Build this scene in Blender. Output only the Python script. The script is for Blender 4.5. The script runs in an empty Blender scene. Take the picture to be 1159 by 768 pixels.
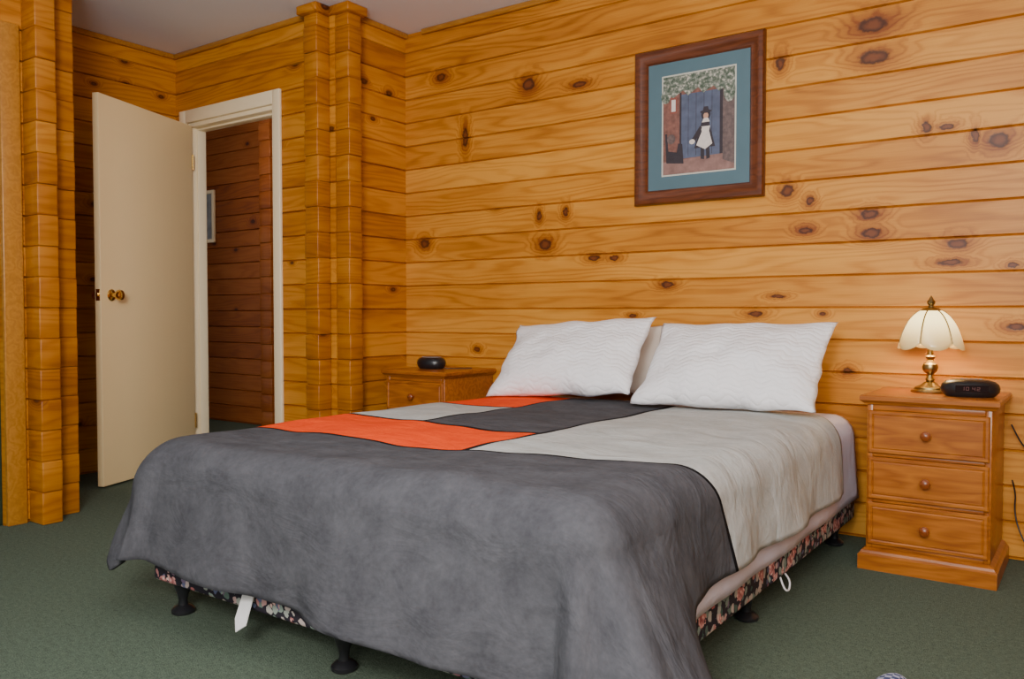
import bpy, bmesh, math, random
from mathutils import Vector, Matrix, noise
random.seed(4)
S = bpy.context.scene
COL = S.collection
CF, CR, FP, CX, HY, CH = 0.579, 0.815, 944.0, 579.5, 355.0, 0.9
PITCH = 0.131; ZOFF = 0.009; CEIL = 2.475

# ------------------------------------------------------------- node helper
class G:
    def __init__(s, name):
        s.m = bpy.data.materials.new(name); s.m.use_nodes = True
        s.t = s.m.node_tree; s.b = s.t.nodes["Principled BSDF"]
    def put(s, sock, v):
        if isinstance(v, bpy.types.NodeSocket): s.t.links.new(v, sock)
        elif v is not None:
            if isinstance(v, (tuple, list)) and len(v) == 3 and sock.type == 'RGBA': v = (*v, 1)
            sock.default_value = v
    def n(s, typ, ins=(), **p):
        nd = s.t.nodes.new(typ)
        for k, v in p.items(): setattr(nd, k, v)
        for i, v in (ins.items() if isinstance(ins, dict) else enumerate(ins)):
            s.put(nd.inputs[i], v)
        return nd
    def M(s, op, a, b=None, c=None):
        return s.n('ShaderNodeMath', (a, b, c), operation=op).outputs[0]
    def V(s, op, a, b=None):
        return s.n('ShaderNodeVectorMath', (a, b), operation=op)
    def noise(s, vec, scale=1, detail=2, rough=.5, dist=0):
        return s.n('ShaderNodeTexNoise', {'Vector': vec, 'Scale': scale, 'Detail': detail, 'Roughness': rough, 'Distortion': dist}).outputs[0]
    def mix(s, f, a, b, blend='MIX'):
        return s.n('ShaderNodeMix', {0: f, 6: a, 7: b}, data_type='RGBA', blend_type=blend).outputs[2]
    def comb(s, x, y, z=0.0): return s.n('ShaderNodeCombineXYZ', (x, y, z)).outputs[0]
    def sep(s, v):
        o = s.n('ShaderNodeSeparateXYZ', (v,)).outputs; return o[0], o[1], o[2]
    def mr(s, v, a, b, c=0.0, d=1.0, smooth=True):
        return s.n('ShaderNodeMapRange', {0: v, 1: a, 2: b, 3: c, 4: d}, interpolation_type='SMOOTHSTEP' if smooth else 'LINEAR').outputs[0]
    def ramp(s, f, stops):
        nd = s.n('ShaderNodeValToRGB', (f,)); cr = nd.color_ramp
        while len(cr.elements) < len(stops): cr.elements.new(.5)
        for e, (p, c) in zip(cr.elements, stops): e.position = p; e.color = (*c, 1)
        return nd.outputs[0]
    def bump(s, h, st=.3, d=.01):
        s.put(s.b.inputs['Normal'], s.n('ShaderNodeBump', {'Strength': st, 'Distance': d, 'Height': h}).outputs[0])
    def uv(s): return s.n('ShaderNodeTexCoord').outputs['UV']
    def obj(s): return s.n('ShaderNodeTexCoord').outputs['Object']
    def fin(s, col=None, rough=.5, metal=0, spec=None, coat=None):
        s.put(s.b.inputs['Base Color'], col); s.put(s.b.inputs['Roughness'], rough)
        s.put(s.b.inputs['Metallic'], metal)
        if spec is not None: s.put(s.b.inputs['Specular IOR Level'], spec)
        if coat is not None: s.put(s.b.inputs['Coat Weight'], coat)
        return s.m

def plain(name, col, rough=.5, metal=0, var=.08, scale=30, spec=None):
    g = G(name); f = g.noise(g.obj(), scale, 3)
    dark = tuple(c*(1-var) for c in col); lite = tuple(min(1, c*(1+var)) for c in col)
    return g.fin(g.mix(f, dark, lite), rough, metal, spec)

LIGHTW = (0.72, 0.325, 0.046); MIDW = (0.53, 0.196, 0.016); DARKW = (0.25, 0.062, 0.005)
def board_mat(name, knots, gate, tint=1.0, wall=0.0, sat=(1,1,1)):
    g = G(name); u, v, _ = g.sep(g.uv())
    idx = g.M('FLOOR', g.M('DIVIDE', g.M('SUBTRACT', v, ZOFF), PITCH))
    wn = g.n('ShaderNodeTexWhiteNoise', {'W': g.M('ADD', idx, 3.37+wall)}, noise_dimensions='1D')
    r1 = wn.outputs['Value']; _c = g.sep(wn.outputs['Color']); r2 = _c[1]; r3 = _c[2]
    u2 = g.M('ADD', u, g.M('MULTIPLY', r1, 37.0))
    v2 = g.M('ADD', v, g.M('MULTIPLY', r2, 5.0))
    vo = g.n('ShaderNodeTexVoronoi', {'Vector': g.comb(g.M('MULTIPLY', u2, 5.0), g.M('MULTIPLY', v2, 8.5)), 'Scale': 1.0, 'Randomness': .8}, voronoi_dimensions='2D')
    kg = g.M('GREATER_THAN', g.sep(vo.outputs['Color'])[0], gate)
    sz = g.mr(g.sep(vo.outputs['Color'])[1], 0, 1, .5, 1.15, False)
    dd = g.M('DIVIDE', vo.outputs['Distance'], sz)
    core = g.M('MULTIPLY', kg, g.mr(dd, .07, .16, 1, 0))
    inner = g.M('MULTIPLY', kg, g.mr(dd, .0, .12, 1, 0))
    halo = g.M('MULTIPLY', kg, g.mr(dd, .0, .5, 1, 0))
    wob = g.M('MULTIPLY', g.M('SUBTRACT', g.noise(g.comb(u, v), 34, 4, .6), .5), .036)
    wob2 = g.M('MULTIPLY', g.M('SUBTRACT', g.noise(g.comb(v, u), 34, 4, .6), .5), .024)
    P = g.comb(g.M('ADD', u, wob), g.M('ADD', v, wob2))
    for (ku, kv, a, b) in knots:
        q = g.V('MULTIPLY', g.V('SUBTRACT', P, (ku, kv, 0)).outputs[0], (1/a, 1/b, 0)).outputs[0]
        L = g.V('LENGTH', q).outputs['Value']
        core = g.M('MAXIMUM', core, g.mr(L, .70, 1.1, 1, 0))
        inner = g.M('MAXIMUM', inner, g.mr(L, .25, .92, 1, 0))
        halo = g.M('MAXIMUM', halo, g.mr(L, .2, 3.6, 1, 0))
    broad = g.noise(g.comb(g.M('MULTIPLY', u2, .9), g.M('MULTIPLY', v2, 7.0)), 1, 2, .5)
    phase = g.M('ADD', g.M('ADD', g.M('MULTIPLY', v2, 22.0), g.M('MULTIPLY', broad, 9.0)), g.M('MULTIPLY', halo, 3.2))
    ring = g.mr(g.M('PINGPONG', phase, .5), 0, .5, 0, 1)
    ring = g.M('POWER', ring, 2.2)
    fine = g.noise(g.comb(g.M('MULTIPLY', u2, 5.0), g.M('MULTIPLY', v2, 190.0)), 1, 3, .6)
    blot = g.noise(g.comb(g.M('MULTIPLY', u2, 1.4), g.M('MULTIPLY', v2, 5.0)), 1, 3, .6)
    f = g.M('ADD', g.M('MULTIPLY', ring, .22), g.M('MULTIPLY', fine, .34))
    f = g.M('ADD', f, g.M('MULTIPLY', g.M('SUBTRACT', blot, .3), .90))
    f = g.M('ADD', f, g.M('MULTIPLY', g.M('SUBTRACT', r3, .5), .30))
    f = g.M('ADD', f, g.M('MULTIPLY', g.M('POWER', halo, 1.6), .60))
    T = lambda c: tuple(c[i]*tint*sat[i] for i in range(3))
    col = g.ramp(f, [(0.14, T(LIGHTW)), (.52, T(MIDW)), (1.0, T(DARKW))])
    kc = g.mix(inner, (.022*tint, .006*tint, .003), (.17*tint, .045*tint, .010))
    col = g.mix(g.M('MULTIPLY', core, .92), col, kc)
    g.bump(g.M('SUBTRACT', g.M('MULTIPLY', fine, .5), core), .12, .003)
    return g.fin(col, .42, 0, .32)

def px2wall(x, y):
    t = (x-CX)/FP; d = 3.53/(CR+CF*t)
    return (-CF*d+CR*t*d, CH+(HY-y)/FP*d)
KN = [(985,68,.062,.03),(983,32,.06,.032),(1127,160,.036,.030),(983,243,.036,.020),(985,264,.038,.022),(617,277,.040,.028),
      (481,276,.032,.028),(598,98,.040,.032),(655,98,.040,.014),(527,157,.020,.055),(672,292,.034,.013),(755,322,.034,.014),
      (695,292,.028,.012),(1082,276,.036,.020),(1075,297,.046,.012),(910,261,.028,.015),(889,217,.028,.026),(838,82,.03,.02),
      (855,355,.034,.012),(500,90,.034,.022),(1045,145,.018,.024),(716,357,.022,.009),(610,245,.014,.024),(1145,300,.02,.01),
      (880,335,.030,.009),(640,240,.016,.024),(1150,370,.034,.014),(960,420,.022,.014),(540,395,.022,.014),(915,228,.018,.018),
      (1068,145,.03,.012),(880,75,.02,.03),(1100,155,.012,.03)]
KN = [(*px2wall(k[0], k[1]), k[2], k[3]) for k in KN]
M_BACK = board_mat('pine_boards_back', KN, .985, .96)
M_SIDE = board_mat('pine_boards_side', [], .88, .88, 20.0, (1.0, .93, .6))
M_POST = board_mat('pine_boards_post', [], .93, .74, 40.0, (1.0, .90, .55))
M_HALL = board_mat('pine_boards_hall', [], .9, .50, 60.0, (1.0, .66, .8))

def furn_mat(name, light, dark):
    g = G(name); x, y, z = g.sep(g.obj())
    p = g.comb(g.M('MULTIPLY', x, 2.2), g.M('MULTIPLY', y, 14.0), g.M('MULTIPLY', z, 14.0))
    b = g.noise(p, 1, 2); ring = g.M('PINGPONG', g.M('MULTIPLY', b, 7.0), .5)
    fine = g.noise(g.comb(g.M('MULTIPLY', x, 8.0), g.M('MULTIPLY', y, 120.0), g.M('MULTIPLY', z, 120.0)), 1, 3)
    f = g.M('ADD', g.M('MULTIPLY', ring, .8), g.M('MULTIPLY', fine, .6))
    vo = g.n('ShaderNodeTexVoronoi', {'Vector': g.comb(g.M('MULTIPLY', x, 7.0), g.M('MULTIPLY', y, 3.0), g.M('MULTIPLY', z, 12.0)), 'Scale': 1.0})
    k = g.M('MULTIPLY', g.M('GREATER_THAN', g.sep(vo.outputs['Color'])[0], .9), g.mr(vo.outputs['Distance'], .06, .16, 1, 0))
    col = g.mix(g.M('MULTIPLY', k, .8), g.ramp(f, [(.1, light), (.95, dark)]), (.12, .035, .01))
    return g.fin(col, .3, 0, .5)
M_FURN = furn_mat('stained_pine', (.48, .155, .016), (.20, .046, .005))
M_KNOB = furn_mat('turned_pine', (.30, .070, .011), (.17, .038, .006))
M_TRIM = furn_mat('pine_trim', (.50, .22, .030), (.32, .12, .013))
M_FRAME = furn_mat('frame_wood', (.17, .045, .012), (.06, .014, .005))
M_CREAM = plain('cream_paint', (.90, .69, .37), .42, 0, .02, 6)
M_CREAMT = plain('cream_trim_paint', (.92, .78, .52), .4, 0, .02, 6)
M_CEIL = plain('ceiling_paint', (.82, .88, .98), .9, 0, .02, 4)
M_BRASS = plain('polished_brass', (.80, .52, .14), .22, 1, .1, 20)
M_ABRASS = plain('antique_brass', (.36, .26, .11), .3, 1, .25, 40)
M_BLACK = plain('black_plastic', (.012, .012, .014), .3, 0, .2)
M_WHITE = plain('white_cloth', (.80, .79, .78), .8, 0, .03)
M_GREENF = plain('green_frame', (.02, .05, .035), .4, .2, .2)

def carpet():
    g = G('green_carpet'); o = g.obj()
    a = g.noise(o, 260, 2, .6); b = g.noise(o, 3, 3); c = g.noise(o, 70, 3, .6)
    f = g.M('ADD', g.M('MULTIPLY', a, .65), g.M('MULTIPLY', c, .35))
    col = g.ramp(f, [(.3, (.028, .044, .030)), (.72, (.185, .235, .170))])
    col = g.mix(g.M('MULTIPLY', b, .3), col, (.115, .150, .110))
    g.bump(f, .9, .009); return g.fin(col, .95, 0, .1)
M_CARPET = carpet()

# ------------------------------------------------------------- mesh helpers
def link(o): COL.objects.link(o); return o
def shade(me, ang=35):
    for p in me.polygons: p.use_smooth = True
    try: me.set_sharp_from_angle(angle=math.radians(ang))
    except Exception: pass
def mk(name, verts, faces, mats, parent=None, loc=(0,0,0), smooth=None, uvs=None, mi=None, rot=None):
    me = bpy.data.meshes.new(name); me.from_pydata([tuple(v) for v in verts], [], faces); me.validate(clean_customdata=False)
    for m in (mats if isinstance(mats, (list, tuple)) else [mats]): me.materials.append(m)
    if mi:
        for p, i in zip(me.polygons, mi): p.material_index = i
    if uvs is not None:
        L = me.uv_layers.new(name='UVMap')
        for lp in me.loops: L.data[lp.index].uv = uvs[lp.vertex_index]
    o = link(bpy.data.objects.new(name, me)); o.location = loc
    if rot: o.rotation_euler = rot
    if parent: o.parent = parent
    if smooth: shade(me, smooth)
    return o
def empty(name, loc, rot=None):
    o = link(bpy.data.objects.new(name, None)); o.location = loc; o.empty_display_size = .1
    if rot: o.rotation_euler = rot
    return o
def tag(o, label, cat, group=None):
    o['label'] = label; o['category'] = cat
    if group: o['group'] = group
def struct(o, label=None):
    o['kind'] = 'structure'
    if label: o['label'] = label
    return o
def normals(o):
    bm = bmesh.new(); bm.from_mesh(o.data); bmesh.ops.recalc_face_normals(bm, faces=bm.faces); bm.to_mesh(o.data); bm.free()
def boxes(name, L, mat, parent=None, loc=(0,0,0), bev=.003, seg=2, uvbox=False, rot=None):
    vs, fs = [], []
    for (x0,x1,y0,y1,z0,z1) in L:
        b = len(vs)
        vs += [(x0,y0,z0),(x1,y0,z0),(x1,y1,z0),(x0,y1,z0),(x0,y0,z1),(x1,y0,z1),(x1,y1,z1),(x0,y1,z1)]
        fs += [tuple(b+i for i in f) for f in [(0,3,2,1),(4,5,6,7),(0,1,5,4),(1,2,6,5),(2,3,7,6),(3,0,4,7)]]
    o = mk(name, vs, fs, mat, parent, loc, rot=rot)
    if bev:
        bm = bmesh.new(); bm.from_mesh(o.data)
        bmesh.ops.bevel(bm, geom=list(bm.edges), offset=bev, segments=seg, profile=.5, affect='EDGES', clamp_overlap=True)
        bm.to_mesh(o.data); bm.free(); shade(o.data, 50)
    if uvbox:
        me = o.data; U = me.uv_layers.new(name='UVMap')
        for lp in me.loops:
            c = me.vertices[lp.vertex_index].co; U.data[lp.index].uv = (c.x+c.y*1.1, c.z)
    return o
def lathe(name, prof, mat, parent=None, loc=(0,0,0), seg=40, rot=None, smooth=35, sx=1, sy=1):
    vs, fs = [], []; n = len(prof)
    for i in range(seg):
        a = 2*math.pi*i/seg
        for r, z in prof: vs.append((r*math.cos(a)*sx, r*math.sin(a)*sy, z))
    for i in range(seg):
        j = (i+1) % seg
        for k in range(n-1): fs.append((i*n+k, j*n+k, j*n+k+1, i*n+k+1))
    fs.append(tuple(i*n for i in range(seg))[::-1]); fs.append(tuple(i*n+n-1 for i in range(seg)))
    o = mk(name, vs, fs, mat, parent, loc, rot=rot); 
    bm = bmesh.new(); bm.from_mesh(o.data); bmesh.ops.remove_doubles(bm, verts=bm.verts, dist=1e-5)
    bmesh.ops.recalc_face_normals(bm, faces=bm.faces); bm.to_mesh(o.data); bm.free(); shade(o.data, smooth); return o
def tube(name, pts, r, mat, parent=None, loc=(0,0,0), cyclic=False):
    cu = bpy.data.curves.new(name, 'CURVE'); cu.dimensions = '3D'; cu.bevel_depth = r; cu.bevel_resolution = 3
    sp = cu.splines.new('NURBS'); sp.points.add(len(pts)-1)
    for p, q in zip(sp.points, pts): p.co = (*q, 1)
    sp.order_u = 3; sp.use_endpoint_u = not cyclic; sp.use_cyclic_u = cyclic; sp.resolution_u = 8
    cu.materials.append(mat)
    tmp = bpy.data.objects.new(name+'_c', cu); COL.objects.link(tmp)
    me = bpy.data.meshes.new_from_object(tmp); bpy.data.objects.remove(tmp); me.name = name
    o = link(bpy.data.objects.new(name, me)); o.location = loc; shade(me, 60)
    if parent: o.parent = parent
    return o

def board_wall(name, p0, p1, out, segs, thick, mat, uoff=0.0, label=None, c=.012, c2=.005):
    p0 = Vector((*p0, 0)); p1 = Vector((*p1, 0)); d = (p1-p0).normalized(); o3 = Vector((*out, 0)).normalized()
    vs, fs, uv = [], [], []
    for (a0, a1, z0, z1) in segs:
        k = math.floor((z0-ZOFF)/PITCH+1e-6)
        while ZOFF+k*PITCH < z1-1e-6:
            zb = ZOFF+k*PITCH; lo = max(z0, zb); hi = min(z1, zb+PITCH); k += 1
            if hi-lo < .004: continue
            pr = [(-thick, lo), (-c, lo), (0, lo+min(c2,(hi-lo)/3)), (0, hi-min(c2,(hi-lo)/3)), (-c, hi), (-thick, hi)]
            b = len(vs)
            for a in (a0, a1):
                for dep, z in pr:
                    vs.append(p0+d*a+o3*dep+Vector((0,0,z)))
                    uv.append((a+uoff+dep*.3, min(max(z, zb+.001), zb+PITCH-.001)))
            for i in range(6):
                j = (i+1) % 6; fs.append((b+i, b+j, b+6+j, b+6+i))
            fs.append(tuple(b+i for i in range(5,-1,-1))); fs.append(tuple(b+6+i for i in range(6)))
    o = mk(name, vs, fs, mat, uvs=uv); normals(o); return struct(o, label)

# ------------------------------------------------------------- room shell
YB, XJ, YD, XA, XL, XR = 3.53, -3.247, 3.0, -4.652, -3.78, 1.7
board_wall('wall_back', (XJ-.05, YB), (XR, YB), (0,-1), [(0, XR-XJ+.05, 0, CEIL)], .09, M_BACK, XJ-.05, 'varnished knotty pine board wall behind the bed')
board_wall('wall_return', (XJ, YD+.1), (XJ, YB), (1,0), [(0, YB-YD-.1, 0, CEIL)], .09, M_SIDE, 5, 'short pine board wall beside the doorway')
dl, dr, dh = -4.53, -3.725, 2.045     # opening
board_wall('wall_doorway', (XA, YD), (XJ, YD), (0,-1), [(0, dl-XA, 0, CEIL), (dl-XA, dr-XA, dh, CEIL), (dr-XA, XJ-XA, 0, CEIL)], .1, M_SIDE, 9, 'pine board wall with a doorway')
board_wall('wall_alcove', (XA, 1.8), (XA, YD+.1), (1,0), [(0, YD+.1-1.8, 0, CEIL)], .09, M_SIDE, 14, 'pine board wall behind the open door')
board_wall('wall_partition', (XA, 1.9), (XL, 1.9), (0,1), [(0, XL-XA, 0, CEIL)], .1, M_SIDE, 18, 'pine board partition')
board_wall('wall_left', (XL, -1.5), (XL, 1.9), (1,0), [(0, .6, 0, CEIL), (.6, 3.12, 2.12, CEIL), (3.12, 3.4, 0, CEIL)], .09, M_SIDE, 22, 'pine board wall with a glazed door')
board_wall('wall_right', (XR, -1.5), (XR, YB), (-1,0), [(0, YB+1.5, 0, CEIL)], .09, M_SIDE, 30, 'pine board wall')
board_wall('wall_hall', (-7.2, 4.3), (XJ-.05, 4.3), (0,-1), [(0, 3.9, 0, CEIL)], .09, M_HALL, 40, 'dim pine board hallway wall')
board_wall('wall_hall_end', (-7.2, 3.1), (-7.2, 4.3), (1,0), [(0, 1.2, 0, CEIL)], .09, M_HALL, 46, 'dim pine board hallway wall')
struct(boxes('floor', [(-7.3, XR+.1, -1.6, 4.4, -.05, 0)], M_CARPET, bev=0), 'dark green carpet')
struct(boxes('ceiling', [(-7.3, XR+.1, -1.6, 4.4, CEIL, CEIL+.05)], M_CEIL, bev=0), 'white painted ceiling')

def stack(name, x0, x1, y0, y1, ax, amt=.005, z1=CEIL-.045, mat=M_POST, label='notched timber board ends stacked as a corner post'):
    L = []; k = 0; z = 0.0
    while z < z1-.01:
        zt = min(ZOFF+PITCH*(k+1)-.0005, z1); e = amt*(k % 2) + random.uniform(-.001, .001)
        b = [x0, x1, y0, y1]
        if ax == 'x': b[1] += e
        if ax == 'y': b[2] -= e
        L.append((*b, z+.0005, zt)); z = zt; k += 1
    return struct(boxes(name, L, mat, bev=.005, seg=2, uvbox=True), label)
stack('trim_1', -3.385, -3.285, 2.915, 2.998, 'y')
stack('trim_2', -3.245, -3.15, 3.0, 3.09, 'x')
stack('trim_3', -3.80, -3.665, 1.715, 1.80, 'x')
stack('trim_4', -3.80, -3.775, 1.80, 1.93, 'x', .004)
stack('trim_5', -5.37, -5.24, 4.17, 4.295, 'y', mat=M_HALL)
struct(boxes('trim_6', [(-3.41, -3.262, 2.885, 2.998, CEIL-.045, CEIL-.001), (-3.262, -3.125, 2.975, 3.115, CEIL-.045, CEIL-.001)], M_POST, bev=.006, uvbox=True), 'timber cap at the ceiling')
struct(boxes('trim_7', [(-3.81, -3.65, 1.70, 1.94, CEIL-.045, CEIL-.001)], M_POST, bev=.006, uvbox=True), 'timber cap at the ceiling')
struct(boxes('trim_8', [(-3.11, XR-.001, YB-.022, YB-.001, CEIL-.03, CEIL-.001), (XJ+.001, XJ+.022, 3.12, YB-.001, CEIL-.03, CEIL-.001),
     (XA+.001, -3.43, YD-.022, YD-.001, CEIL-.03, CEIL-.001), (XA+.001, XA+.022, 1.95, YD-.022, CEIL-.03, CEIL-.001)], M_TRIM, bev=.004), 'thin pine cornice')
struct(boxes('trim_9', [(XL-.09, XL+.018, 1.62, 1.70, 0, 2.12), (XL-.09, XL+.018, -.9, 1.62, 2.06, 2.14)], M_TRIM, bev=.004), 'pine jamb of the glazed door')
wn = empty('door_2', (XL-.05, .4, 0)); struct(wn, 'dark framed glazed sliding door')
boxes('door_frame', [(-.02,.02,1.16,1.22,.0,2.06),(-.02,.02,-1.3,-1.24,.0,2.06),(-.02,.02,-1.24,1.16,2.0,2.06),(-.02,.02,-1.24,1.16,0,.07),(-.02,.02,-.03,.03,.07,2.0)], M_GREENF, wn)
gg = G('dark_glass'); gg.fin((.03, .07, .055), .08, 0, .6)
boxes('glass_pane', [(-.004,.004,-1.24,1.16,.07,2.0)], gg.m, wn, bev=0)

struct(boxes('trim_10', [(dl-.06, dl, YD-.02, YD-.001, 0, dh+.075), (dr, dr+.06, YD-.02, YD-.001, 0, dh+.075), (dl, dr, YD-.02, YD-.001, dh, dh+.075),
    (dl-.001, dl+.022, YD-.001, YD+.11, 0, dh), (dr-.022, dr+.001, YD-.001, YD+.11, 0, dh), (dl+.022, dr-.022, YD-.001, YD+.11, dh-.025, dh+.001),
    (dr-.034, dr-.022, YD+.045, YD+.10, 0, dh-.025), (dl+.022, dl+.034, YD+.045, YD+.10, 0, dh-.025), (dl+.034, dr-.034, YD+.045, YD+.10, dh-.037, dh-.025)], M_CREAMT, bev=.003), 'cream painted door frame')
struct(boxes('trim_11', [(dr-.024, dr-.0215, YD+.006, YD+.04, 1.02, 1.10)], M_BRASS, bev=.001), 'brass strike plate on the door frame')
hx, hy = -4.503, 2.972; ang = math.atan2(2.235-hy, -4.205-hx)
door = empty('door_1', (hx, hy, .012), (0, 0, ang)); struct(door, 'open cream painted flush door')
W = .785
boxes('door_panel', [(0, W, 0, .036, 0, 2.01)], M_CREAM, door, bev=.002)
KP = [(.0,0),(.030,0),(.031,.004),(.026,.009),(.012,.012),(.010,.028),(.016,.034),(.026,.042),(.0285,.052),(.025,.062),(.014,.068),(0,.069)]
kn = lathe('door_knob', KP, M_BRASS, door, (W-.075, .036, .985), rot=(math.radians(-90), 0, 0)); kn['label'] = 'round polished brass door knob'
lathe('door_knob', KP, M_BRASS, door, (W-.075, 0, .985), rot=(math.radians(90),0,0))
boxes('latch_plate', [(W, W+.0015, .006, .030, .955, 1.015), (W, W+.010, .012, .024, .978, .995)], M_BRASS, door, bev=.0008)
for hz in (.2, 1.75): lathe('hinge', [(0,0),(.006,0),(.006,.09),(0,.09)], M_BRASS, door, (-.008, .036, hz), seg=12)

hp = empty('picture_frame', (-6.27, 4.297, 1.50)); tag(hp, 'small white framed picture on the hallway wall', 'picture')
boxes('frame', [(-.16,.16,-.02,0,0,.03),(-.16,.16,-.02,0,.41,.44),(-.16,-.13,-.02,0,.03,.41),(.13,.16,-.02,0,.03,.41)], M_CREAMT, hp)
boxes('print', [(-.13,.13,-.008,-.002,.03,.41)], plain('hall_print', (.25,.27,.28), .5, 0, .8, 14), hp, bev=0)

# ------------------------------------------------------------- nightstands
def nightstand(x0, label):
    w, dp, h = .43, .415, .615
    r = empty('nightstand', (x0, 3.10, 0)); tag(r, label, 'nightstand', 'pine bedside drawers flanking the bed')
    pr = [(0, 0), (0, .052), (.006, .058), (.010, .066), (.018, .072), (.024, .075)]
    vs, fs = [], []
    for i, (ins, z) in enumerate(pr): vs += [(ins, ins, z), (w-ins, ins, z), (w-ins, dp, z), (ins, dp, z)]
    for i in range(len(pr)-1):
        for k in range(4):
            a = i*4+k; b = i*4+(k+1) % 4; fs.append((a, b, b+4, a+4))
    fs += [(3,2,1,0), tuple(len(vs)-4+i for i in range(4))]
    mk('plinth', vs, fs, M_FURN, r)
    bx0, bx1, by = .022, w-.022, .022
    boxes('body', [(bx0, bx0+.02, by, dp, .075, .585), (bx1-.02, bx1, by, dp, .075, .585), (bx0+.02, bx1-.02, dp-.012, dp, .075, .585),
        (bx0+.02, bx1-.02, by, dp-.012, .075, .090), (bx0+.02, bx1-.02, by, by+.04, .238, .251), (bx0+.02, bx1-.02, by, by+.04, .399, .412),
        (bx0+.02, bx1-.02, by, by+.04, .562, .585)], M_FURN, r, bev=.0025)
    pr = [(.014, .583), (.010, .589), (.004, .594), (.0, .598), (0, .610), (.004, .615)]
    vs, fs = [], []
    for ins, z in pr: vs += [(ins, ins, z), (w-ins, ins, z), (w-ins, dp, z), (ins, dp, z)]
    for i in range(len(pr)-1):
        for k in range(4):
            a = i*4+k; b = i*4+(k+1) % 4; fs.append((a, b, b+4, a+4))
    fs += [(3,2,1,0), tuple(len(vs)-4+i for i in range(4))]
    mk('top', vs, fs, M_FURN, r)
    for z0, z1 in ((.092, .236), (.253, .397), (.414, .560)):
        d = boxes('drawer', [(bx0+.024, bx1-.024, by+.012, dp-.03, z0+.01, z1-.02)], M_FURN, r, bev=.002)
        a0, a1 = bx0+.006, bx1-.006; y = by-.012
        vs, fs = [], []
        for ins, yy in ((0, by-.001), (0, y+.004), (.004, y), (.012, y), (.016, y+.003), (.020, y)):
            vs += [(a0+ins, yy, z0+ins-.002), (a1-ins, yy, z0+ins-.002), (a1-ins, yy, z1-ins+.002), (a0+ins, yy, z1-ins+.002)]
        for i in range(5):
            for k in range(4):
                a = i*4+k; b = i*4+(k+1) % 4; fs.append((a, b, b+4, a+4))
        fs += [(3,2,1,0), (20,21,22,23)]
        f = mk('drawer_front', vs, fs, M_FURN, d); normals(f)
        lathe('knob', [(0,0),(.008,0),(.008,.008),(.007,.012),(.013,.017),(.0165,.023),(.016,.029),(.010,.034),(0,.036)], M_KNOB, d, (w/2, y-.0005, (z0+z1)/2), rot=(math.radians(90),0,0), seg=28)
    return r
nightstand(-.70, 'orange-brown pine nightstand with three drawers holding a lamp')
nightstand(-3.03, 'orange-brown pine nightstand with drawers in the corner beside the bed')

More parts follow.
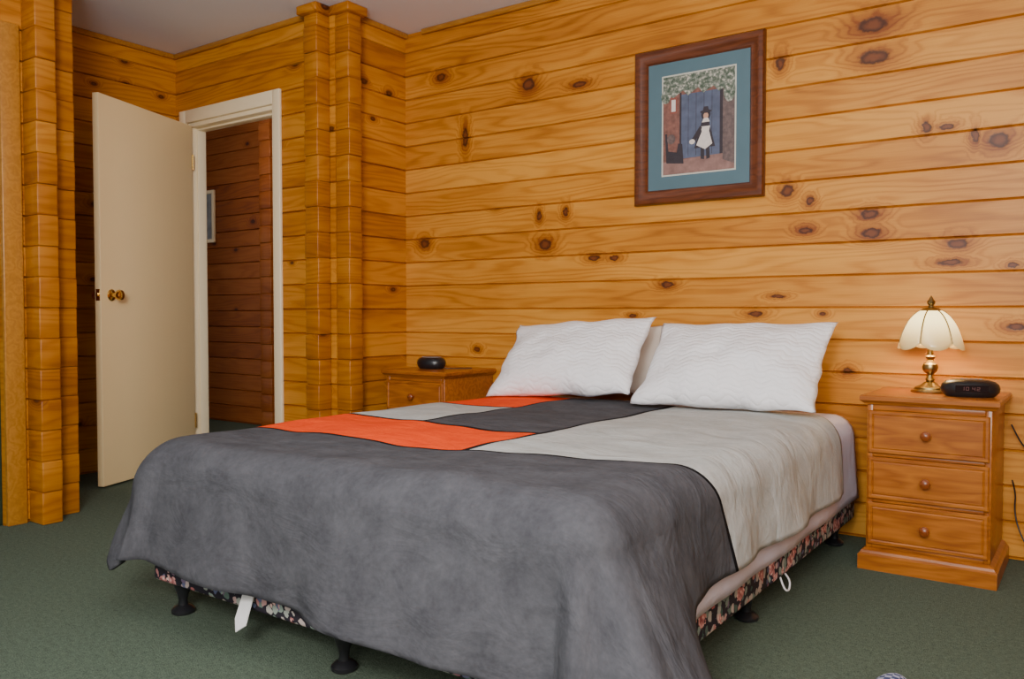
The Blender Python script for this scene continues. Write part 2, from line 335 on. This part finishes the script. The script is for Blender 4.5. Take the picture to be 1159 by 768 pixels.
# ------------------------------------------------------------- picture over the bed
def px_frame():
    x0, x1, z0, z1 = -1.793, -1.186, 1.40, 2.10
    r = empty('picture_frame', ((x0+x1)/2, YB-.002, z0)); tag(r, 'dark wood framed print with teal mat above the bed', 'picture')
    w, h = x1-x0, z1-z0
    pr = [(0, 0), (0, .022), (.006, .030), (.020, .032), (.034, .024), (.050, .019), (.058, .020), (.064, .014), (.066, .004)]
    vs, fs = [], []
    for ins, dep in pr: vs += [(-w/2+ins, -dep, ins), (w/2-ins, -dep, ins), (w/2-ins, -dep, h-ins), (-w/2+ins, -dep, h-ins)]
    n = len(pr)
    for i in range(n):
        for k in range(4):
            a = i*4+k; b = i*4+(k+1) % 4; c = ((i+1) % n)*4
            fs.append((a, b, c+(k+1) % 4, c+k))
    f = mk('frame_moulding', vs, fs, M_FRAME, r, smooth=40); normals(f)
    mat_ = plain('teal_mat', (.080, .150, .185), .6, 0, .12, 8)
    boxes('mat_board', [(-w/2+.06, w/2-.06, -.010, -.002, .06, h-.06)], mat_, r, bev=0)
    blue = plain('print_blue_door', (.085, .105, .17), .6, 0, .5, 30); brick = plain('print_brick', (.20, .085, .065), .6, 0, .7, 60)
    floorp = plain('print_path', (.25, .14, .12), .6, 0, .5, 40); edge = plain('print_edge', (.55, .55, .48), .6)
    g = G('print_blossom'); nf = g.noise(g.obj(), 70, 4, .7); g.fin(g.ramp(nf, [(.40, (.05,.08,.05)), (.54, (.18,.21,.17)), (.66, (.60,.56,.48))]), .6); bl = g.m
    dark = plain('print_dark', (.03,.022,.03), .6, 0, .4, 60); white = plain('print_white', (.68,.62,.58), .6, 0, .15, 60); skin = plain('print_skin', (.55,.3,.2), .6)
    leaf = plain('print_leaf', (.13, .09, .085), .6, 0, .8, 60); red = plain('print_red', (.25,.07,.05), .6)
    mats = [edge, blue, brick, floorp, bl, dark, white, skin, leaf, red]
    PW, PH = .336, .44; zb = .13
    vs, fs, mi = [], [], []; dep = [.0104]
    def poly(pts, m):
        dep[0] += .00006; b = len(vs)
        for x, z in pts: vs.append(((x-.5)*PW+.003, -dep[0], zb+z*PH))
        fs.append(tuple(range(b, b+len(pts)))); mi.append(m)
    def ell(cx, cz, rx, rz, m, n=20): poly([(cx+rx*math.cos(2*math.pi*i/n), cz+rz*math.sin(2*math.pi*i/n)) for i in range(n)], m)
    poly([(-.02,-.015),(1.02,-.015),(1.02,1.015),(-.02,1.015)], 0)
    poly([(0,0),(1,0),(1,1),(0,1)], 2)
    poly([(0,0),(1,0),(1,.17),(0,.13)], 3)
    poly([(.26,.15),(.80,.16),(.80,.80),(.26,.80)], 1)
    for x in (.36,.47,.58,.69): poly([(x,.17),(x+.006,.17),(x+.006,.8),(x,.8)], 5)
    poly([(.80,.16),(.84,.16),(.84,.84),(.80,.82)], 5); poly([(.24,.15),(.265,.15),(.265,.82),(.24,.82)], 5)
    poly([(.84,.1),(1,.05),(1,.86),(.84,.86)], 8)
    pts = [(0,1),(0,.82)]
    for i in range(15): pts.append((i/14, .82+.035*math.sin(i*2.1)-.04*abs(i/14-.5)))
    pts += [(1,1)]; poly(pts, 4); ell(.93,.77,.08,.11,4); ell(.04,.80,.07,.07,4)
    poly([(.10,.62),(.20,.62),(.20,.78),(.10,.78)], 9); poly([(.12,.64),(.18,.64),(.18,.76),(.12,.76)], 6)
    poly([(.05,.12),(.30,.10),(.28,.30),(.22,.31),(.20,.22),(.08,.24),(.06,.42),(.03,.42)], 5); ell(.12,.36,.06,.05,8)
    poly([(.54,.13),(.59,.12),(.59,.26),(.54,.26)], 5); poly([(.62,.12),(.67,.13),(.66,.26),(.61,.26)], 5)
    poly([(.45,.24),(.74,.24),(.67,.44),(.65,.52),(.56,.52),(.53,.44)], 5)
    poly([(.48,.27),(.60,.22),(.70,.27),(.655,.40),(.67,.45),(.54,.45),(.555,.40)], 6)
    poly([(.40,.32),(.53,.46),(.56,.44),(.46,.30)], 5); ell(.42,.31,.04,.025,6)
    ell(.61,.565,.065,.055,5); ell(.61,.553,.034,.032,7); poly([(.555,.49),(.665,.49),(.64,.53),(.58,.53)], 6)
    ell(.61,.595,.08,.016,5); poly([(.565,.595),(.655,.595),(.64,.645),(.58,.645)], 5)
    p = mk('print', vs, fs, mats, r, mi=mi); p['label'] = 'print of a child in a white apron before a blue door'
    bm = bmesh.new(); bm.from_mesh(p.data)
    for f_ in bm.faces:
        if f_.normal.y > 0: f_.normal_flip()
    bm.to_mesh(p.data); bm.free()
px_frame()

# ------------------------------------------------------------- bed
def floral():
    g = G('floral_fabric'); o = g.obj()
    w = g.V('ADD', o, g.n('ShaderNodeVectorMath', {0: g.n('ShaderNodeTexNoise', {'Vector': o, 'Scale': 35.0}).outputs['Color'], 3: .03}, operation='SCALE').outputs[0]).outputs[0]
    v1 = g.n('ShaderNodeTexVoronoi', {'Vector': w, 'Scale': 15.0}); v2 = g.n('ShaderNodeTexVoronoi', {'Vector': w, 'Scale': 40.0}); v3 = g.n('ShaderNodeTexVoronoi', {'Vector': w, 'Scale': 75.0})
    lf = g.mix(g.M('LESS_THAN', v2.outputs['Distance'], .50), (.03, .025, .035), g.ramp(g.sep(v2.outputs['Color'])[0], [(.0, (.06,.12,.10)), (.3, (.30,.38,.33)), (.55, (.62,.52,.48)), (.75, (.50,.15,.15)), (.9, (.14,.16,.28))]))
    fl = g.M('LESS_THAN', g.M('ADD', v1.outputs['Distance'], g.M('MULTIPLY', v3.outputs['Distance'], .25)), .50)
    fc = g.ramp(v3.outputs['Distance'], [(.1, (.88,.68,.60)), (.4, (.68,.30,.28)), (.8, (.30,.08,.08))])
    fl = g.M('MULTIPLY', fl, g.M('GREATER_THAN', g.sep(v1.outputs['Color'])[1], .35))
    return g.fin(g.mix(fl, lf, fc), .75, 0, .2)
M_FLORAL = floral()
X0, X1, Y0, Y1 = -2.325, -.785, 1.405, 3.425
base = empty('bed', ((X0+X1)/2, (Y0+Y1)/2, 0)); tag(base, 'floral fabric divan bed on short black legs', 'bed')
hw, hl = (X1-X0)/2, (Y1-Y0)/2
boxes('bed_frame', [(-hw, hw, -hl, -.004, .10, .275), (-hw, hw, .004, hl, .10, .275)], M_FLORAL, base, bev=.012, seg=3)
leg0 = None
for lx in (-hw+.075, 0, hw-.06):
    for ly in (-hl+.05, -.03, hl-.06):
        pr = [(0,0),(.030,0),(.034,.004),(.034,.012),(.026,.020),(.015,.026),(.013,.04),(.016,.055),(.022,.07),(.026,.085),(.028,.101),(0,.101)]
        if leg0 is None: leg0 = lathe('leg', pr, M_BLACK, base, (lx, ly, 0), seg=28); leg0['label'] = 'black turned plastic leg with round foot'
        else:
            c = leg0.copy(); c.location = (lx, ly, 0); COL.objects.link(c); c.parent = base

def sheetmat():
    g = G('lilac_white_sheet'); o = g.obj(); n1 = g.noise(o, 5, 3)
    g.bump(g.noise(o, 14, 4, .6), .35, .02)
    return g.fin(g.mix(n1, (.58,.53,.64), (.78,.74,.82)), .85)
M_SHEET = sheetmat()
mt = boxes('mattress', [(X0+.015, X1-.015, Y0+.02, Y1-.005, .277, .50)], M_SHEET, bev=.05, seg=5); tag(mt, 'white sheeted queen mattress on the floral base', 'mattress')

def sst(a, b, x):
    t = min(1, max(0, (x-a)/(b-a))); return t*t*(3-2*t)
def drape(name, rect, cloth, ztop, r0, flares, step, mat, fold=.03, thick=.012, puff=.0, yfront=None, xright=None, tail=.7, tailr=.75, s0=.42, rflare=0, rleft=0.0):
    xl, xr, yf = rect; cx0, cx1, cy0, cy1 = cloth
    nx = int((cx1-cx0)/step); ny = int((cy1-cy0)/step); vs, uv, fs = [], [], []
    for i in range(nx+1):
        for j in range(ny+1):
            fx, fy = i/nx, j/ny
            yy0 = yfront(fx) if yfront else cy0
            y = yy0+(cy1-yy0)*fy
            xx1 = xright(y) if xright else cx1
            x = cx0+(xx1-cx0)*fx
            c = Vector((min(max(x, xl), xr), max(y, yf))); dv = Vector((x, y))-c; s = dv.length
            p = Vector((c.x, c.y, ztop))
            pf = puff*(noise.noise(Vector((x*2.6, y*2.6, 1.3)))+.5*noise.noise(Vector((x*7, y*5, 4.3))))
            if s > 1e-6:
                n = dv/s
                r = r0+rleft*max(0, -n.x)
                if s > s0: s = s0+(s-s0)*(tail if n.x < 0 else tailr)
                fl = flares[0]*max(0, -n.x)**1.3+flares[1]*n.y**2+flares[2]*max(0, n.x)**2
                if n.x > 0: fl += rflare*(1-sst(1.52, 1.78, y))*n.x
                fl = min(fl, .75)
                if s < r*math.pi/2: h = r*math.sin(s/r); dr_ = r*(1-math.cos(s/r)); L = 0
                else:
                    L = s-r*math.pi/2; h = r+fl*L; dr_ = r+L*math.sqrt(max(.1, 1-fl*fl))
                q = Vector((c.x*3.4+n.x*.8, c.y*3.4+n.y*.8, .7))
                corner = abs(n.x*n.y)*2
                k = min(L/.25, 1.3)
                h += fold*k*(noise.noise(q)*1.6+.5*noise.noise(q*2.3)+.15) + corner*k*.03*math.sin(math.atan2(n.y, n.x)*9)
                h += puff*.5*noise.noise(Vector((x*6, y*6, 9)))*min(1, s/r)
                p.x += n.x*h; p.y += n.y*h; p.z -= dr_
                p.z += pf*max(0, 1-s/.12)
                p.z = max(p.z, .022+thick)
            else:
                p.z += pf
            vs.append(p); uv.append((x, y))
    for i in range(nx):
        for j in range(ny):
            a = i*(ny+1)+j; fs.append((a, a+ny+1, a+ny+2, a+1))
    o = mk(name, vs, fs, mat, uvs=uv, smooth=180)
    for p in o.data.polygons: p.use_smooth = True
    sd = o.modifiers.new('thick', 'SOLIDIFY'); sd.thickness = thick; sd.offset = -1
    return o
RX = (-2.235, -.865, 1.475)
sh = drape('bed_sheet', RX, (-2.4, -.50, 1.15, 3.40), .506, .082, (.0, .03, .08), .025, M_SHEET, fold=.006, thick=.003, puff=.002, tail=.35)
tag(sh, 'pale lilac sheet hanging over the mattress edge', 'sheet')

def duvetmat():
    g = G('panelled_duvet'); uvv = g.uv(); x, y, _ = g.sep(uvv)
    wa = g.M('MULTIPLY', g.M('SUBTRACT', g.noise(uvv, 3.5, 1), .5), .05)
    wb = g.M('MULTIPLY', g.M('SUBTRACT', g.noise(g.V('ADD', uvv, (7, 3, 0)).outputs[0], 3.5, 1), .5), .05)
    x = g.M('ADD', x, wa); y = g.M('ADD', y, wb)
    f = g.M('ADD', 1.735, g.M('MULTIPLY', .25, g.M('POWER', g.M('MAXIMUM', g.M('ADD', x, 1.6), 0.0), 1.5)))
    up = g.M('GREATER_THAN', y, f)
    def gt(a, b): return g.M('GREATER_THAN', a, b)
    n1 = g.noise(uvv, 9, 5, .65); n2 = g.noise(uvv, 60, 3, .6)
    nn = g.M('ADD', g.M('MULTIPLY', n1, .7), g.M('MULTIPLY', n2, .3))
    dk = g.ramp(nn, [(.3, (.050, .050, .057)), (.7, (.102, .102, .112))])
    lt = g.ramp(nn, [(.3, (.38, .39, .375)), (.7, (.52, .53, .51))])
    og = g.ramp(nn, [(.3, (.80, .050, .004)), (.7, (.98, .090, .010))])
    r2 = gt(y, 2.13); r3 = gt(y, 2.66); c2 = gt(x, -1.88); c3 = gt(x, -1.41)
    left = g.mix(r3, lt, og); row = g.mix(c2, left, dk); row = g.mix(r2, og, row)
    top = g.mix(c3, row, lt); col = g.mix(up, dk, top)
    def ln(a, b, w): return g.M('LESS_THAN', g.M('ABSOLUTE', g.M('SUBTRACT', a, b)), w)
    nc3 = g.M('SUBTRACT', 1.0, c3); nc2 = g.M('SUBTRACT', 1.0, c2)
    pipe = ln(y, f, .0075)
    pipe = g.M('MAXIMUM', pipe, g.M('MULTIPLY', up, ln(x, -1.41, .011)))
    pipe = g.M('MAXIMUM', pipe, g.M('MULTIPLY', nc3, ln(y, 2.13, .010)))
    pipe = g.M('MAXIMUM', pipe, g.M('MULTIPLY', r2, ln(x, -1.88, .008)))
    pipe = g.M('MAXIMUM', pipe, g.M('MULTIPLY', nc2, ln(y, 2.66, .010)))
    col = g.mix(pipe, col, (.010, .009, .010))
    wr = g.noise(g.V('MULTIPLY', uvv, (1.0, 1.6, 1)).outputs[0], 5, 4, .55, .6)
    hgt = g.M('ADD', g.M('MULTIPLY', wr, 1.0), g.M('MULTIPLY', n1, .25))
    g.bump(hgt, .45, .035)
    return g.fin(col, .95, 0, .08)
def xr_(y): return -.865 + .335 + .15*(1-sst(1.52, 1.72, y))
dv = drape('duvet', RX, (-2.69, -.55, 1.0, 3.11), .532, .108, (.40, .14, .10), .014, duvetmat(), fold=.035, thick=.014, puff=.013,
    yfront=lambda f: 1.475-.395-.07*f, xright=xr_, rflare=.38, rleft=.085, tail=.5)
tag(dv, 'grey duvet with orange, dark and light grey panels', 'duvet')

tg = mk('fabric_label', [(-1.875,1.397,.16),(-1.83,1.395,.16),(-1.815,1.355,.085),(-1.85,1.35,.062),(-1.868,1.362,.09)], [(0,1,2,3,4)], M_WHITE)
md = tg.modifiers.new('t', 'SOLIDIFY'); md.thickness = .003; tg['label'] = 'white cloth tag'
tg.location = tuple(-v for v in base.location); tg.parent = base

# pillows
def pillowmat(name, a, b, quilt=True):
    g = G(name); x, y, _ = g.sep(g.uv())
    s1 = g.M('MULTIPLY', g.M('SINE', g.M('ADD', g.M('MULTIPLY', x, 75.0), g.M('MULTIPLY', g.noise(g.uv(), 12, 2), 4.0))), .007)
    s2 = g.M('ABSOLUTE', g.M('SINE', g.M('MULTIPLY', g.M('ADD', y, s1), 3.14159/.024)))
    s3 = g.M('ABSOLUTE', g.M('SINE', g.M('ADD', g.M('MULTIPLY', x, 75.0), g.M('MULTIPLY', y, 40.0))))
    h = g.M('MULTIPLY', g.M('POWER', s2, .5), g.M('ADD', .5, g.M('MULTIPLY', g.M('POWER', s3, .5), .5)))
    h2 = g.M('ADD', g.M('MULTIPLY', h, .6 if quilt else 0.02), g.M('MULTIPLY', g.noise(g.uv(), 9, 3), 1.6))
    g.bump(h2, .42, .013)
    return g.fin(g.mix(g.noise(g.uv(), 6, 2), a, b), .85, 0, .15)
M_PIL = pillowmat('quilted_white_cotton', (.85,.84,.86), (.91,.90,.92)); M_PIL2 = pillowmat('cream_cotton', (.62,.54,.46), (.70,.62,.54), False)
def pillow(w, h, t, loc, tilt, roll, yaw, mat, label, seed=0):
    n, m = 56, 40; vs, uv, fs = [], [], []
    for side in (1, -1):
        for i in range(n+1):
            for j in range(m+1):
                u = -1+2*i/n; v = -1+2*j/m
                X = w/2*u*(1-.06*(1-v*v)*u*u); Y = h/2*v*(1-.07*(1-u*u)*v*v)
                e = (max(0, 1-abs(u)**2.4))**.6*(max(0, 1-abs(v)**2.2))**.6
                nz = noise.noise(Vector((u*1.8+seed, v*1.8, side)))*.25+noise.noise(Vector((u*4+seed, v*4, side*3)))*.10
                Z = side*t/2*e*(1+nz)*(1-.22*v)
                rim = .014*noise.noise(Vector((u*3+seed, v*3, 5)))
                Z += .02*abs(u)**3*noise.noise(Vector((u*2+seed, v*2, 8)))
                vs.append((X+rim, Y+rim, Z)); uv.append((u*w/2, v*h/2))
    K = (n+1)*(m+1)
    for i in range(n):
        for j in range(m):
            a = i*(m+1)+j; fs.append((a, a+m+1, a+m+2, a+1)); fs.append((K+a, K+a+1, K+a+m+2, K+a+m+1))
    o = mk('pillow', vs, fs, mat, uvs=uv)
    bm = bmesh.new(); bm.from_mesh(o.data); bmesh.ops.remove_doubles(bm, verts=bm.verts, dist=1e-4); bmesh.ops.recalc_face_normals(bm, faces=bm.faces); bm.to_mesh(o.data); bm.free()
    for p in o.data.polygons: p.use_smooth = True
    o.matrix_world = Matrix.Translation(loc) @ Matrix.Rotation(yaw, 4, 'Z') @ Matrix.Rotation(tilt, 4, 'X') @ Matrix.Rotation(roll, 4, 'Z')
    tag(o, label, 'pillow', 'pillows at the head of the bed'); return o
R = math.radians
pillow(.70, .455, .175, (-1.918, 3.145, .710), R(44), R(5), R(0), M_PIL, 'white quilted pillow leaning on the bed beside the corner nightstand', 1)
pillow(.72, .455, .175, (-1.182, 3.145, .706), R(44), R(1), R(0), M_PIL, 'white quilted pillow leaning on the bed beside the lamp', 5)
pillow(.74, .34, .10, (-1.80, 3.41, .69), R(72), R(0), 0, M_PIL2, 'plain cream pillow tucked behind the white pillows', 9)

# ------------------------------------------------------------- lamp
lx, ly, lz = -.515, 3.355, .615
lamp = empty('table_lamp', (lx, ly, lz)); tag(lamp, 'brass touch lamp with glowing cream glass petal shade on nightstand', 'lamp')
lathe('lamp_base', [(0,0),(.063,0),(.065,.004),(.062,.009),(.052,.012),(.050,.018),(.040,.023),(.030,.026),(.022,.034),(.012,.040),(0,.040)], M_ABRASS, lamp)
lathe('lamp_stem', [(0,.039),(.012,.039),(.016,.046),(.011,.054),(.009,.062),(.014,.068),(.024,.078),(.027,.090),(.024,.102),(.014,.110),(.010,.118),(.015,.124),(.018,.130),(.010,.136),(.009,.155),(.014,.160),(.014,.185),(.006,.19),(.004,.30),(0,.30)], M_ABRASS, lamp)
g = G('cream_glass'); z_ = g.sep(g.obj())[2]
g.fin((.60, .46, .22), .15, 0, .6); g.put(g.b.inputs['Emission Color'], g.mix(g.mr(z_, .16, .28), (.75, .45, .15), (1, .78, .34))); g.put(g.b.inputs['Emission Strength'], g.mr(z_, .15, .28, .35, 3.2))
M_GLASS = g.m
NP = 6
vs, fs = [], []; nu, nv = 12, 14
ribs = []
for p in range(NP):
    b = len(vs)
    for i in range(nu+1):
        f = i/nu; a = 2*math.pi*(p+f)/NP + .35; c = 4*f*(1-f)
        for j in range(nv+1):
            q = j/nv
            phi = .20+q*1.36
            rr = .101*math.sin(min(phi, 1.75)) + .010*q**5
            z = .178+.128*math.cos(phi)
            rr *= (.93+.09*c*q); z -= .024*c*q**3
            vs.append((rr*math.cos(a), rr*math.sin(a), z))
            if i == 0: ribs.append((p, (rr*1.012*math.cos(a), rr*1.012*math.sin(a), z)))
    for i in range(nu):
        for j in range(nv):
            k = b+i*(nv+1)+j; fs.append((k, k+1, k+nv+2, k+nv+1))
sh_ = mk('lamp_shade', vs, fs, M_GLASS, lamp)
for pl in sh_.data.polygons: pl.use_smooth = True
m = sh_.modifiers.new('t', 'SOLIDIFY'); m.thickness = .003
for p in range(NP): tube('shade_rib', [q for k, q in ribs if k == p], .0026, M_ABRASS, sh_)
lathe('finial', [(0,.290),(.034,.292),(.036,.298),(.026,.306),(.012,.310),(.008,.316),(.013,.322),(.014,.330),(.008,.338),(.004,.346),(0,.352)], M_ABRASS, lamp)
pl = bpy.data.lights.new('bulb', 'POINT'); pl.energy = 3.0; pl.color = (1,.72,.40); pl.shadow_soft_size = .03
po = link(bpy.data.objects.new('bulb', pl)); po.location = (0,0,.19); po.parent = lamp

# clock radio
ck = empty('clock_radio', (-.375, 3.26, .615), (0, 0, R(12))); tag(ck, 'black oval digital clock radio on the nightstand', 'clock radio')
prc = [(0,.0),(.78,.0),(.86,.004),(.97,.016),(1.0,.028),(.96,.042),(.82,.053),(.55,.059),(0,.061)]
lathe('clock_body', [(r*.092, z) for r, z in prc], M_BLACK, ck, sy=.66, seg=48)
disp = plain('dark_display', (.012,.006,.006), .5, 0, .1, spec=.1)
boxes('display', [(-.050,.050,-.001,.001,-.012,.012)], disp, ck, (0, -.0605, .031), bev=0, rot=(R(8),0,0))
g = G('dim_digits'); g.fin((.16,.06,.055), .6)
segs = {'1':'bc','0':'abcdef','4':'fgbc','2':'abged'}
L = []
def seg7(ch, x):
    w, h, t = .009, .012, .0014
    q = {'a':(x,x+w,h-t,h),'g':(x,x+w,h/2-t/2,h/2+t/2),'d':(x,x+w,0,t),'f':(x,x+t,h/2,h),'b':(x+w-t,x+w,h/2,h),'e':(x,x+t,0,h/2),'c':(x+w-t,x+w,0,h/2)}
    for s_ in segs[ch]: a = q[s_]; L.append((a[0], a[1], -.0018, -.0012, a[2]-.006, a[3]-.006))
for i, ch in enumerate('1042'): seg7(ch, -.032+i*.014+(.005 if i > 1 else 0))
boxes('clock_digits', L, g.m, ck, (0, -.0607, .031), bev=0, rot=(R(8),0,0))
boxes('button', [(-.03+i*.014, -.02+i*.014, -.008, .0, 0, .003) for i in range(5)], plain('grey_button', (.25,.25,.26), .4), ck, (0, -.002, .0595), bev=.001)

ph = empty('alarm_clock', (-2.86, 3.30, .615)); tag(ph, 'small black oval device on the corner nightstand', 'clock')
lathe('clock_body', [(r*.084, z*1.05) for r, z in prc], M_BLACK, ph, sy=.75, seg=40)
lathe('clock_ring', [(.040,.059),(.052,.0625),(.056,.059),(.050,.054),(.040,.056)], plain('grey_ring', (.22,.22,.23), .3), ph, sy=.75, seg=40)
tube('cable', [(.070,.0,.012),(.09,.0,.004),(.12,.03,.004),(.15,.06,.004),(.19,.10,.004)], .0022, M_BLACK, ph)

c1 = tube('power_cable', [(-.268,3.50,.50),(-.255,3.50,.47),(-.235,3.505,.43),(-.20,3.51,.39),(-.17,3.515,.38),(-.14,3.515,.41)], .0028, M_BLACK); tag(c1, 'black lamp cable against the pine wall', 'cable')
c2 = tube('power_cable', [(-.262,3.49,.30),(-.250,3.50,.25),(-.255,3.50,.20),(-.245,3.49,.14),(-.22,3.48,.08),(-.18,3.47,.03),(-.12,3.44,.006),(-.05,3.38,.006)], .0028, M_BLACK); tag(c2, 'black cable drooping behind the nightstand to the carpet', 'cable')
c3 = tube('cord', [(-.80,2.58,.10),(-.772,2.56,.09),(-.765,2.53,.06),(-.772,2.50,.07),(-.79,2.52,.10)], .003, M_WHITE); c3['label'] = 'white cord loop'
c3.location = tuple(-v for v in base.location); c3.parent = base

def slipper():
    g = G('blue_check_fabric'); ck_ = g.n('ShaderNodeTexChecker', {'Vector': g.obj(), 'Scale': 70.0, 'Color1': (.45,.48,.60,1), 'Color2': (.03,.05,.16,1)})
    m = g.fin(ck_.outputs[0], .8); r = empty('slipper', (-.385, 2.015, 0)); tag(r, 'blue and white patterned fabric slipper on the carpet', 'slipper')
    def out(a): return (.046*math.sin(a)*(1+.12*math.cos(a)), .125*math.cos(a))
    vs, fs = [], []; n = 32
    for z, k in ((0,1),(.012,1.02),(.016,.98)):
        for i in range(n): x, y = out(2*math.pi*i/n); vs.append((x*k, y*k, z))
    for l in range(2):
        for i in range(n): a = l*n+i; b = l*n+(i+1) % n; fs.append((a, b, b+n, a+n))
    fs += [tuple(range(n))[::-1], tuple(range(2*n, 3*n))]
    mk('sole', vs, fs, M_BLACK, r)
    vs, fs = [], []; A, B = 20, 12
    for i in range(A+1):
        y = -.01+.13*i/A; hw_ = .046*math.sqrt(max(.0001, 1-(y/.126)**2))*1.03
        for j in range(B+1):
            t = math.pi*j/B; vs.append((hw_*math.cos(t), y, .015+math.sin(t)*.048*math.sqrt(max(.01, 1-(i/A)**3))))
    for i in range(A):
        for j in range(B): a = i*(B+1)+j; fs.append((a, a+1, a+B+2, a+B+1))
    u = mk('upper', vs, fs, m, r, smooth=60); q = u.modifiers.new('t', 'SOLIDIFY'); q.thickness = .004
slipper()

# ------------------------------------------------------------- lights, world, camera
def area(name, loc, target, sx, sy, e, col=(1,1,1)):
    l = bpy.data.lights.new(name, 'AREA'); l.shape = 'RECTANGLE'; l.size = sx; l.size_y = sy; l.energy = e; l.color = col
    o = link(bpy.data.objects.new(name, l)); o.location = loc
    o.rotation_euler = (Vector(target)-Vector(loc)).to_track_quat('-Z', 'Y').to_euler(); return o
area('rear_fill', (.6, -1.4, 1.9), (-1.4, 2.8, .8), 2.0, 1.3, 122, (1, .96, .90))  # soft main fill added behind the camera; no window is built there
area('bounce_light', (-.3, -.5, 1.7), (-1.4, 1.0, 2.47), .6, .6, 70, (1, .98, .97))  # added upward light that brightens the ceiling, not a fixture of the room
area('ceiling_bounce_fill', (-1.3, 1.2, 2.40), (-1.6, 1.6, 0), 1.2, 1.2, 14, (1, .95, .88))  # added downward fill standing in for ceiling bounce; there is no lamp fitting
h = bpy.data.lights.new('hall_fill', 'POINT'); h.energy = 8; h.color = (1, .82, .65); h.shadow_soft_size = .15  # added point fill to brighten the hallway; no known lamp hangs there
ho = link(bpy.data.objects.new('hall_fill', h)); ho.location = (-5.0, 3.6, 2.2)
w = bpy.data.worlds.new('World'); S.world = w; w.use_nodes = True
w.node_tree.nodes['Background'].inputs[0].default_value = (.96, .96, 1, 1); w.node_tree.nodes['Background'].inputs[1].default_value = .52
cam = bpy.data.cameras.new('Camera'); cam.lens = FP/1159*36; cam.sensor_width = 36; cam.clip_start = .05
co = link(bpy.data.objects.new('Camera', cam)); co.location = (0, 0, CH)
co.rotation_euler = (R(90-1.76), 0, math.atan2(CF, CR)); S.camera = co
